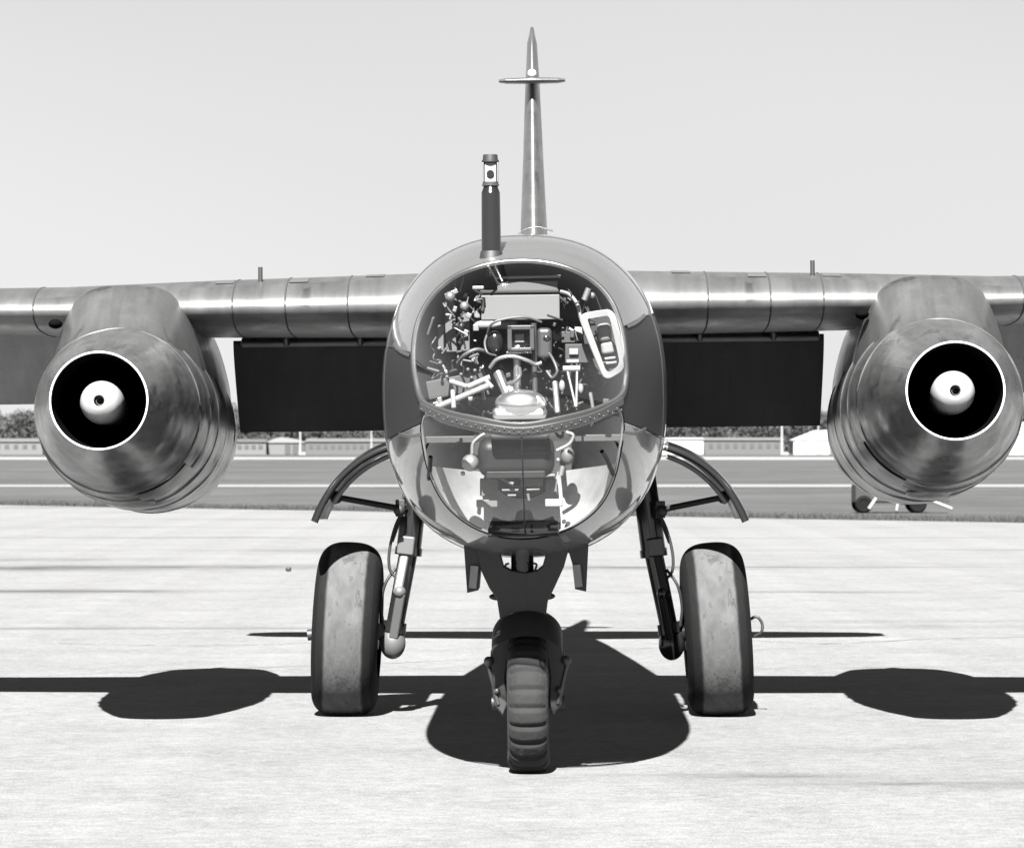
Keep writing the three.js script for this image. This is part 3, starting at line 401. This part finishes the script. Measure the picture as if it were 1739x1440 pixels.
for (const s of [1, -1]) {
  const W = [[0.5, 2.185, -4.88, 2.25, 0.15], [1.72, 2.18, -4.93, 2.1, 0.14], [2.5, 2.175, -4.97, 1.95, 0.132], [4.5, 2.21, -5.1, 1.55, 0.12], [7.05, 2.26, -5.4, 0.95, 0.1]]; W.inc = 0.035;
  const g = loftWing(W, (t) => airfoil(t, 0.02, 0.35, 0.75, 0.7)); const w = mesh('wing', side(s, g), M.wing, jet); w.userData.label = s < 0 ? 'wing on the left of the picture' : 'wing on the right of the picture';
  const tip = capPoly(airfoil(0.1, 0.02, 0.35, 0.75, 0.7).map(([a, b]) => [-5.4 - a * 0.95, 2.26 + b * 0.95]), 7.05); mesh('wing_tip', side(s, tip), M.paint, w);
  // lowered flaps hinged under the trailing edge
  const flapG = (x0, x1, z, y, c, ang, t) => { const g = loftWing([[x0, 0, 0, c, t], [x1, 0, 0, c, t]], (q) => airfoil(q, 0, 0.4, 1, 1, 14), 6); const caps = [x0, x1].map((x) => capPoly(airfoil(t, 0, 0.4, 1, 1, 14).map(([a, b]) => [-a * c, b * c]), x)); const G = join(g, ...caps.map((q) => { q.setAttribute('uv', new THREE.Float32BufferAttribute(new Float32Array(q.attributes.position.count * 2), 2)); return q; })); G.rotateX(-ang); G.translate(0, y, z); return G; };
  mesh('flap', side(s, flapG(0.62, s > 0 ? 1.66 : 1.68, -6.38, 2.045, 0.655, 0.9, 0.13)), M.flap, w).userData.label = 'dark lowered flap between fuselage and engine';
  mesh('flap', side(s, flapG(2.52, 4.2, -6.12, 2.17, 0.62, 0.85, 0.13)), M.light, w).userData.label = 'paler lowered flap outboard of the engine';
  mesh('hinge_fairing', side(s, join(box(0.98, 0.03, 0.1, 1.14, 2.035, -6.3, 0.4, 0, 0, 0.012))), M.light, w);
  for (const [x, z] of [[0.95, -6.2], [1.36, -6.15]]) mesh('hinge_bracket', side(s, box(0.03, 0.05, 0.14, x, 2.035, z, 0.1, 0, 0, 0.01)), M.paint, w);
  // chordwise skin joints and access plates on the nose of the wing
  const atX = (x) => { let i = 0; while (i < W.length - 2 && x > W[i + 1][0]) i++; const a = W[i], b = W[i + 1], t = (x - a[0]) / (b[0] - a[0]); return a.map((q, k) => q + (b[k] - q) * t); };
  const onWing = (x, q, off) => { const L = atX(x), P = airfoil(L[4], 0.02, 0.35, 0.75, 0.7, 40), p = P[Math.max(0, Math.min(P.length - 1, Math.round(40 + q * 40)))], up = q < 0 ? 1 : -1; return [x, L[1] + p[1] * L[3] - p[0] * L[3] * W.inc + up * off, L[2] - p[0] * L[3] + off * (Math.abs(q) < 0.35 ? 1.4 : 0)]; };
  for (const x of [0.95, 1.28, 1.56, 2.62, 3.0]) mesh('skin_joint', side(s, grid(3, 50, (u, v) => onWing(x + (u - 0.5) * 0.009, -0.9 + 1.7 * v, 0.0035 * Math.sin(u * Math.PI) + 0.0008), (u, v) => [u * 0.02, v])), M.flap, w);
  for (const [x, q] of [[1.22, -0.42], [0.82, -0.5], [1.62, -0.45]]) mesh('access_plate', side(s, grid(6, 6, (u, v) => onWing(x + (u - 0.5) * 0.1, q + 0.09 * v, 0.004), (u, v) => [u * 0.1, v * 0.1])), M.pale, w);
  for (const x of [0.82, 1.14, 1.45]) { const q = flapG(x - 0.004, x + 0.004, -6.378, 2.047, 0.657, 0.9, 0.137); mesh('rib_seam', side(s, q), M.flap, w); }
  mesh('aileron', side(s, flapG(4.25, 6.9, -6.22, 2.25, 0.3, 0.1, 0.12)), M.paint, w);
  // small upright pin on the wing
  mesh('wing_pin', cyl(V(s > 0 ? 1.52 : -1.43, 2.28, -5.2), V(s > 0 ? 1.52 : -1.43, 2.405, -5.2), 0.012, 0.012, 12), M.dark, w);
}
// engines
for (const s of [1, -1]) {
  const e = new THREE.Group(); e.name = 'engine_nacelle'; e.position.set(s * 2.034, 1.833, 0); e.rotation.set(-0.0445, s * -0.0175, 0); jet.add(e); e.userData.label = s < 0 ? 'jet engine under the left wing of the picture' : 'jet engine under the right wing of the picture';
  const full = smoothProf([[0.243, -3.5], [0.264, -3.58], [0.328, -3.85], [0.39, -4.2], [0.442, -4.6], [0.464, -5.0], [0.472, -5.5], [0.47, -6.1], [0.455, -6.7], [0.42, -7.2], [0.34, -7.6], [0.31, -7.72]], 240);
  const rAt = (z) => { for (let i = 0; i < full.length - 1; i++) if (full[i][1] >= z && full[i + 1][1] <= z) { const t = (z - full[i][1]) / (full[i + 1][1] - full[i][1] || 1); return full[i][0] + t * (full[i + 1][0] - full[i][0]); } return full[full.length - 1][0]; };
  const cuts = [-3.5, -4.42, -4.72, -5.1, -5.6, -6.4, -7.72];
  for (let k = 0; k < cuts.length - 1; k++) {
    const n = 26, prof = []; const step = 0.004 + 0.003 * k % 0.006;
    for (let i = 0; i <= n; i++) { const z = cuts[k] + (cuts[k + 1] - cuts[k]) * i / n; prof.push([rAt(z) + (i > n - 3 && k < 5 ? step * (i - n + 3) / 3 : 0), z]); }
    prof.push([rAt(cuts[k + 1]) - 0.012, cuts[k + 1] - 0.001]);
    mesh('cowl_panel', latheZ(prof, 112, 0.014, s * 3.1 + k), M.nacelle, e);
    if (k > 0 && k < 6) { const z = cuts[k]; mesh('cowl_seam', latheZ([[rAt(z) - 0.006, z + 0.01], [rAt(z) + 0.006, z + 0.009], [rAt(z) + 0.008, z], [rAt(z) + 0.006, z - 0.012], [rAt(z) - 0.006, z - 0.014]], 96, 0.005, k), k % 2 ? M.paint : M.nacelle, e); }
  }
  const lip = new THREE.TorusGeometry(0.2385, 0.0052, 14, 90); lip.scale(1, 1, 1.6); lip.translate(0, 0, -3.498); mesh('intake_lip', lip, M.lip, e).userData.label = 'bright rim of the engine intake';
  mesh('intake_duct', flip(latheZ([[0.236, -3.5], [0.228, -3.56], [0.22, -3.7], [0.236, -4.1], [0.236, -4.4]], 64)), M.unlitblack, e);  // duct coloured black so its shade is painted in
  mesh('intake_back', (() => { const g = new THREE.CircleGeometry(0.24, 48); g.translate(0, 0, -4.4); return g; })(), M.unlitblack, e);
  const sp = mesh('spinner', latheZ(smoothProf([[0.026, -3.512], [0.032, -3.506], [0.05, -3.513], [0.082, -3.545], [0.101, -3.595], [0.107, -3.66], [0.1, -3.85], [0.09, -4.2]], 40), 56), M.lip2, e); sp.userData.label = 'pale rounded starter cone in the intake';
  mesh('starter_hole', latheZ([[0.028, -3.512], [0.027, -3.58], [0.0001, -3.58]], 24), M.black, sp); mesh('pull_ring', (() => { const g = new THREE.TorusGeometry(0.02, 0.004, 8, 24); g.translate(0.004, 0, -3.53); return g; })(), M.dark, sp);
  for (const a of [0.2, 2.3, 4.4]) mesh('strut', box(0.01, 0.13, 0.25, 0.17 * Math.sin(a), -0.17 * Math.cos(a), -4.05, 0, 0, a), M.unlitblack, e);
  mesh('exhaust_cone', latheZ([[0.31, -7.7], [0.29, -7.5], [0.12, -7.5], [0.12, -7.9], [0.02, -8.1]], 48), M.dark, e);
  mesh('vent', (() => { const g = ball(s * -0.02, -0.45, -5.0, 0.12, 1, 0.26, 2); return g; })(), M.light, e);
  mesh('access_panel', grid(12, 8, (u, v) => { const th = -Math.PI / 2 + (s < 0 ? 0.55 : -0.75) + 0.7 * (u - 0.5), z = -4.5 - 0.3 * v, r = rAt(z) + 0.008; return [r * Math.cos(th), r * Math.sin(th), z]; }, (u, v) => [u * 0.4, v * 0.3]), M.nacelle, e);
  // fairing that carries the nacelle over the leading edge
  mesh('pylon_fairing', grid(56, 48, (u, v) => {
    const th = u * Math.PI, z = -4.4 - 2.3 * v, t = Math.min(1, v / 0.24), k = t * t * (3 - 2 * t), w = 0.21 + 0.14 * Math.pow(t, 0.7) + 0.02 * Math.min(1, Math.max(0, v - 0.3) / 0.3), top = (rAt(z) - 0.015) * (1 - k) + 0.695 * k, c = Math.cos(th), sn = Math.sin(th), e2 = 0.6;
    const flare = 0.06 * Math.pow(1 - sn, 3) * k; return [w * Math.sign(c) * Math.pow(Math.abs(c), e2) + Math.sign(c) * flare, 0.15 + (top - 0.15) * Math.pow(sn, e2), z];
  }, (u, v, p) => [p[0], p[2]]), M.nacelle, e);
  mesh('bleed_hole', ball(-0.365, 0.485, -4.84, 0.032, 1.15, 0.8, 1.6), M.unlitblack, e);  // black ball painting the dark inside of an opening
}
// tail
{
  const fin = loftWing([[0, 0, 0, 2.2, 0.125], [1.96, 0, -0.95, 1.12, 0.092], [2.28, 0, -1.14, 0.86, 0.08], [2.4, 0, -1.4, 0.5, 0.05]], (t) => airfoil(t, 0, 0.4, 1, 1, 18), 8);
  fin.rotateZ(Math.PI / 2); fin.translate(0, 2.0, -10.35); const f = mesh('tail_fin', fin, M.wing, jet);
  const stn = loftWing([[0.05, 0, 0, 1.25, 0.1], [1.6, 0.02, -0.22, 0.95, 0.09], [2.25, 0.03, -0.34, 0.7, 0.08], [2.42, 0.03, -0.5, 0.4, 0.05]], (t) => airfoil(t, 0, 0.4, 1, 1, 14), 8); stn.translate(0, 2.3, -10.95);
  for (const s of [1, -1]) mesh('tailplane', side(s, stn.clone()), M.paint, jet);
  const cr = loftWing([[-0.23, 0, -0.02, 0.1, 0.2], [-0.18, 0, 0, 0.18, 0.2], [0, 0, 0.02, 0.22, 0.2], [0.18, 0, 0, 0.18, 0.2], [0.23, 0, -0.02, 0.1, 0.2]], (t) => airfoil(t, 0, 0.4, 1, 1, 12), 5); cr.translate(0, 3.965, -11.15); mesh('cross_aerial', cr, M.paint, f);
  mesh('fin_band', box(0.062, 0.06, 0.3, 0, 4.02, -11.38, 0, 0, 0, 0.03), std(0.45, 0.5), f);
}
// main wheels
function tyreGeo(R, hw, rim, flat, v0, v1, nv) {
  const g = grid(96, nv, (u, v) => { const a = (v0 + (v1 - v0) * v - 0.5) * Math.PI, x0 = hw * Math.sign(Math.sin(a)) * Math.pow(Math.abs(Math.sin(a)), 0.74), r = rim + (R - rim) * Math.pow(Math.abs(Math.cos(a)) + 1e-6, 0.56); const th = u * Math.PI * 2; let y = Math.cos(th) * r, z = Math.sin(th) * r, xx = x0; if (y < -(R - flat)) y = -(R - flat); if (y < -R * 0.6) xx *= 1 + 0.09 * ((-y - R * 0.6) / (R * 0.4)); return [xx, y, z]; }, (u, v) => [u * 3, v * 0.9]); return seam(g, 96, nv);
}
for (const s of [-1, 1]) {
  const L = lift(s), gear = new THREE.Group(); gear.name = 'main_gear'; gear.userData.label = s < 0 ? 'main wheel leg on the left of the picture' : 'main wheel leg on the right of the picture'; gear.position.set(0, L, 0); jet.add(gear);
  const mk = (a, b, n) => { const ty = tyreGeo(0.468, 0.174, 0.25, 0.016, a, b, n); ty.rotateZ(s * 0.058); ty.translate(s * 0.985, 0.452, -5.22); const p = ty.attributes.position; for (let i = 0; i < p.count; i++) if (p.getY(i) < 0.004) p.setY(i, 0.004); ty.computeVertexNormals(); return seam(ty, 96, n); };
  const tg = mk(0.22, 0.78, 40); { const n = tg.attributes.position.count, col = []; for (let i = 0; i < n; i++) { const v = Math.floor(i / 97) / 40, th = (i % 97) / 96, d = Math.abs(v - 0.5) * 0.56 + 0.012 * (fbm(th * 40, v * 6, 301, 3, 40) - 0.5), k = Math.min(1, Math.max(0, (d - 0.135) / 0.04)), c = 1 - 0.93 * k * k * (3 - 2 * k); col.push(c, c, c); } tg.setAttribute('color', new THREE.Float32BufferAttribute(col, 3)); }  // shade of the shoulders painted in: tread edges darken in vertex colour
  const t = mesh('tyre', tg, M.tread, gear); mesh('sidewall', mk(0, 0.22, 16), M.rubberdark, gear); mesh('sidewall', mk(0.78, 1, 16), M.rubberdark, gear);  // sidewalls near black, their unlit look put into the colour
  mesh('hub', join(cyl(V(s * 0.87, 0.445, -5.22), V(s * 1.1, 0.455, -5.22), 0.25, 0.25, 48), cyl(V(s * 0.82, 0.445, -5.22), V(s * 1.15, 0.455, -5.22), 0.1, 0.08, 32)), M.alu, gear);
  const A = V(s * 0.6, 1.32, -5.2), B = V(s * 0.655, 0.86, -5.2), C = V(s * 0.745, 0.4, -5.2);
  mesh('leg', join(cyl(A, B, 0.066, 0.066, 28), cyl(B.clone().lerp(A, 0.06), B.clone().lerp(A, -0.03), 0.073, 0.073, 28)), M.gloss, gear);
  mesh('piston', join(cyl(B, C, 0.05, 0.047, 24), cyl(C.clone().lerp(B, 0.2), C.clone().lerp(B, 0.08), 0.06, 0.064, 24)), M.gloss, gear);
  mesh('axle_block', join(ball(C.x, C.y - 0.02, C.z, 0.07, 1, 1.25, 1), cyl(V(C.x, 0.43, C.z), V(s * 0.86, 0.445, -5.22), 0.045)), s < 0 ? M.pale : M.gloss, gear);  // sunlit left block painted pale, shadowed right one painted black
  mesh('scissor_link', join(box(0.05, 0.3, 0.05, s * 0.685, 0.78, -5.12, -0.28, 0, s * 0.18, 0.012), box(0.05, 0.26, 0.05, s * 0.715, 0.53, -5.12, 0.3, 0, s * 0.18, 0.012), ball(s * 0.7, 0.655, -5.08, 0.034), box(0.09, 0.1, 0.04, s * 0.665, 0.9, -5.12, 0, 0, s * 0.12, 0.01)), s < 0 ? M.pale : M.gloss, gear);  // same painted light: pale on the sunny left, black on the shaded right
  mesh('brake_hose', join(tube([V(s * 0.66, 1.12, -5.11), V(s * 0.72, 1.0, -5.1), V(s * 0.755, 0.84, -5.1), V(s * 0.745, 0.76, -5.1), V(s * 0.70, 0.72, -5.1)], 0.008), tube([V(s * 0.72, 0.78, -5.12), V(s * 0.775, 0.7, -5.1), V(s * 0.8, 0.58, -5.12), V(s * 0.79, 0.48, -5.14)], 0.008), tube([V(s * 0.67, 1.2, -5.12), V(s * 0.7, 1.02, -5.1), V(s * 0.735, 0.92, -5.1)], 0.006)), M.black, gear);
  // curved wheel door and its strut
  const arc = (u) => { const c = V(s * 0.72, 1.425, 0), m = V(s * 1.0, 1.345, 0), e = V(s * 1.12, 1.04, 0); const q = new THREE.QuadraticBezierCurve3(c, m, e); return q; };
  const q = arc(), dg = (off) => grid(24, 8, (u, v) => { const p = q.getPoint(u), tn = q.getTangent(u), n = V(-tn.y, tn.x, 0); if (n.y < 0) n.negate(); p.addScaledVector(n, off + 0.02 * Math.sin(v * Math.PI)); return [p.x, p.y, -4.65 - 0.95 * v]; }, (u, v) => [u * 0.6, v]);
  const door = mesh('wheel_door', dg(0.018), M.gloss, gear); mesh('inner_skin', dg(-0.012), M.light, door);
  mesh('rim', join(tube(Array.from({ length: 14 }, (_, i) => { const p = q.getPoint(i / 13); return V(p.x, p.y, -4.65); }), 0.02, 40, 10)), M.gloss, door); mesh('rib', join(tube(Array.from({ length: 10 }, (_, i) => { const p = q.getPoint(0.05 + i / 9 * 0.72); return V(p.x - s * 0.03, p.y - 0.035, -4.75); }), 0.013, 30, 8)), M.light, door);
  const k1 = q.getPoint(0.74); mesh('door_strut', join(cyl(V(k1.x - s * 0.035, k1.y - 0.02, -4.85), V(s * 0.70, 1.10, -5.05), 0.016), ball(k1.x - s * 0.03, k1.y - 0.02, -4.85, 0.034), ball(s * 0.695, 1.09, -5.05, 0.032), box(0.05, 0.09, 0.05, s * 0.69, 1.1, -5.07)), M.dark, gear);
  if (s > 0) mesh('tie_down_ring', tube([V(1.155, 0.5, -5.22), V(1.2, 0.52, -5.2), V(1.228, 0.485, -5.2), V(1.225, 0.44, -5.2), V(1.19, 0.415, -5.22)], 0.008), M.dark, gear);
  else mesh('hub_stub', cyl(V(-1.14, 0.43, -5.22), V(-1.2, 0.425, -5.22), 0.03), M.dark, gear);
}
// nose wheel
{
  const Z = -1.66, ng = new THREE.Group(); ng.name = 'nose_gear'; ng.userData.label = 'nose wheel with its dark fork under the glazed nose'; ng.position.set(0.006, 0, 0); jet.add(ng);
  const sc = 386, X = (u) => (u - 897) / sc, Y = (v) => 1.425 - (v - 760) / sc, Q = (u, v, z) => V(X(u), Y(v), z);
  // tyre with cross grooves
  const R = 0.318, hw = 0.09, tg = seam(grid(192, 28, (u, v) => { const a = (v - 0.5) * Math.PI, x = hw * Math.sign(Math.sin(a)) * Math.pow(Math.abs(Math.sin(a)), 0.7), tread = Math.cos(a) > 0.55; const gr = tread && ((u * 24) % 1) < 0.15 ? 0.011 : 0; const r = 0.19 + (R - 0.19) * Math.pow(Math.cos(a) + 1e-6, 0.6) - gr, th = u * Math.PI * 2; let y = Math.cos(th) * r; const zz = Math.sin(th) * r; let xx = x; if (y < -R + 0.018) y = -R + 0.018; if (y < -0.2) xx *= 1 + 0.28 * (-y - 0.2) / 0.1 * 0.5; return [xx, y, zz]; }, (u, v) => [u * 2, v * 0.5]), 192, 28); tg.translate(0, R - 0.014, Z); mesh('tyre', tg, M.rubber2, ng);
  mesh('hub', join(cyl(V(-0.09, 0.304, Z), V(0.09, 0.304, Z), 0.19, 0.19, 40), cyl(V(-0.16, 0.304, Z), V(0.16, 0.304, Z), 0.03)), M.dark, ng);
  // mudguard and fork
  mesh('mudguard', join(grid(30, 20, (u, v) => { const a = (u - 0.5) * Math.PI, th = -1.0 + 1.75 * v, rr = 0.385 + 0.028 * Math.cos(a); return [0.155 * Math.sin(a), 0.304 + Math.cos(th) * (rr - 0.09 * (1 - Math.cos(a))), Z + Math.sin(th) * (rr - 0.06) ]; }, (u, v) => [u, v]), ball(0, 0.6, Z - 0.06, 0.14, 1.12, 0.5, 0.7)), M.dark, ng);
  for (const s of [-1, 1]) {
    const sh = new THREE.Shape([[0.0, 0.62], [0.1, 0.6], [0.165, 0.53], [0.172, 0.44], [0.15, 0.3], [0.12, 0.26], [0.105, 0.3], [0.112, 0.42], [0.1, 0.5], [0.0, 0.54]].map(([x, y]) => new THREE.Vector2(s * x * 0.93, y)));
    const g = new THREE.ExtrudeGeometry(sh, { depth: 0.07, bevelEnabled: true, bevelSize: 0.008, bevelThickness: 0.008, bevelSegments: 2 }); g.translate(0, 0, Z - 0.02); mesh('fork', boxUV(g), M.dark, ng);
    mesh('fork_link', join(cyl(V(s * 0.18, 0.5, Z + 0.06), V(s * 0.13, 0.3, Z + 0.06), 0.008), ball(s * 0.135, 0.36, Z + 0.07, 0.014), ball(s * 0.17, 0.49, Z + 0.07, 0.022)), M.frame, ng);
    // small nose wheel door
    const dsh = new THREE.Shape([[X(792), Y(918)], [X(830), Y(918)], [X(818), Y(958)], [X(814), Y(1000)], [X(797), Y(1004)]].map(([x, y]) => new THREE.Vector2(s * -x, y))); const dg = new THREE.ExtrudeGeometry(dsh, { depth: 0.35, bevelEnabled: true, bevelSize: 0.003, bevelThickness: 0.003, bevelSegments: 2 }); dg.translate(0, 0, Z - 0.3); mesh('nose_door', boxUV(dg), M.dark, ng);
    mesh('door_inner', box(0.035, 0.1, 0.012, s * (s < 0 ? 0.232 : 0.224), Y(978), Z + 0.065, 0, 0, s * 0.1), M.light, ng);
    // V arm
    const ash = new THREE.Shape(); const pts = s < 0 ? [[812, 915], [845, 915], [857, 962], [872, 970], [897, 974], [897, 1064], [856, 1064], [849, 1015], [836, 996], [822, 965]] : [[972, 915], [940, 915], [926, 962], [916, 970], [897, 974], [897, 1064], [924, 1064], [930, 1020], [942, 996], [958, 962]]; pts.forEach(([u, v], i) => i ? ash.lineTo(X(u), Y(v)) : ash.moveTo(X(u), Y(v))); const ag = new THREE.ExtrudeGeometry(ash, { depth: 0.12, bevelEnabled: true, bevelSize: 0.006, bevelThickness: 0.008, bevelSegments: 2 }); ag.translate(s * 0.0012, 0, Z - 0.06); mesh('fork_bracket', boxUV(ag), M.dark, ng);
    const lug = ball(0, 0, 0, 0.045, 1, 0.38, 0.7); lug.translate(X(s < 0 ? 850 : 928) + s * 0.0, Y(1013), Z); mesh('lug', lug, M.black, ng);
    mesh('hose', tube([Q(s < 0 ? 864 : 910, 972, Z + 0.05), Q(s < 0 ? 862 : 914, 958, Z + 0.06), Q(s < 0 ? 868 : 908, 956, Z + 0.06)], 0.005), M.black, ng);
  }
  mesh('oleo', join(cyl(Q(890, 905, Z), Q(890, 975, Z), 0.05, 0.05, 28), cyl(Q(890, 925, Z), Q(890, 938, Z), 0.058, 0.058, 28)), M.gloss, ng);
  mesh('neck', join(cyl(Q(891, 1060, Z), Q(891, 1085, Z), 0.06, 0.055, 28), cyl(Q(891, 1062, Z), Q(891, 1068, Z), 0.078, 0.07, 28), cyl(Q(918, 1056, Z), Q(928, 1056, Z), 0.012)), M.dark, ng);
  // small pale diamond stencil
  const d = [[872, 1039], [886, 1045], [872, 1051], [863, 1045]], dsh = new THREE.Shape(d.map(([u, v]) => new THREE.Vector2(X(u), Y(v)))); dsh.holes.push(new THREE.Path([[874, 1042], [881, 1045], [874, 1048], [870, 1045]].map(([u, v]) => new THREE.Vector2(X(u), Y(v))))); const dgeo = new THREE.ShapeGeometry(dsh); dgeo.translate(0, 0, Z + 0.0725); mesh('stencil', dgeo, M.white, ng);
}
// belly aerial stubs
mesh('belly_fairing', ball(0, 0.99, -3.4, 0.16, 1, 0.3, 3), M.paint, jet);

renderer.render(scene, camera);
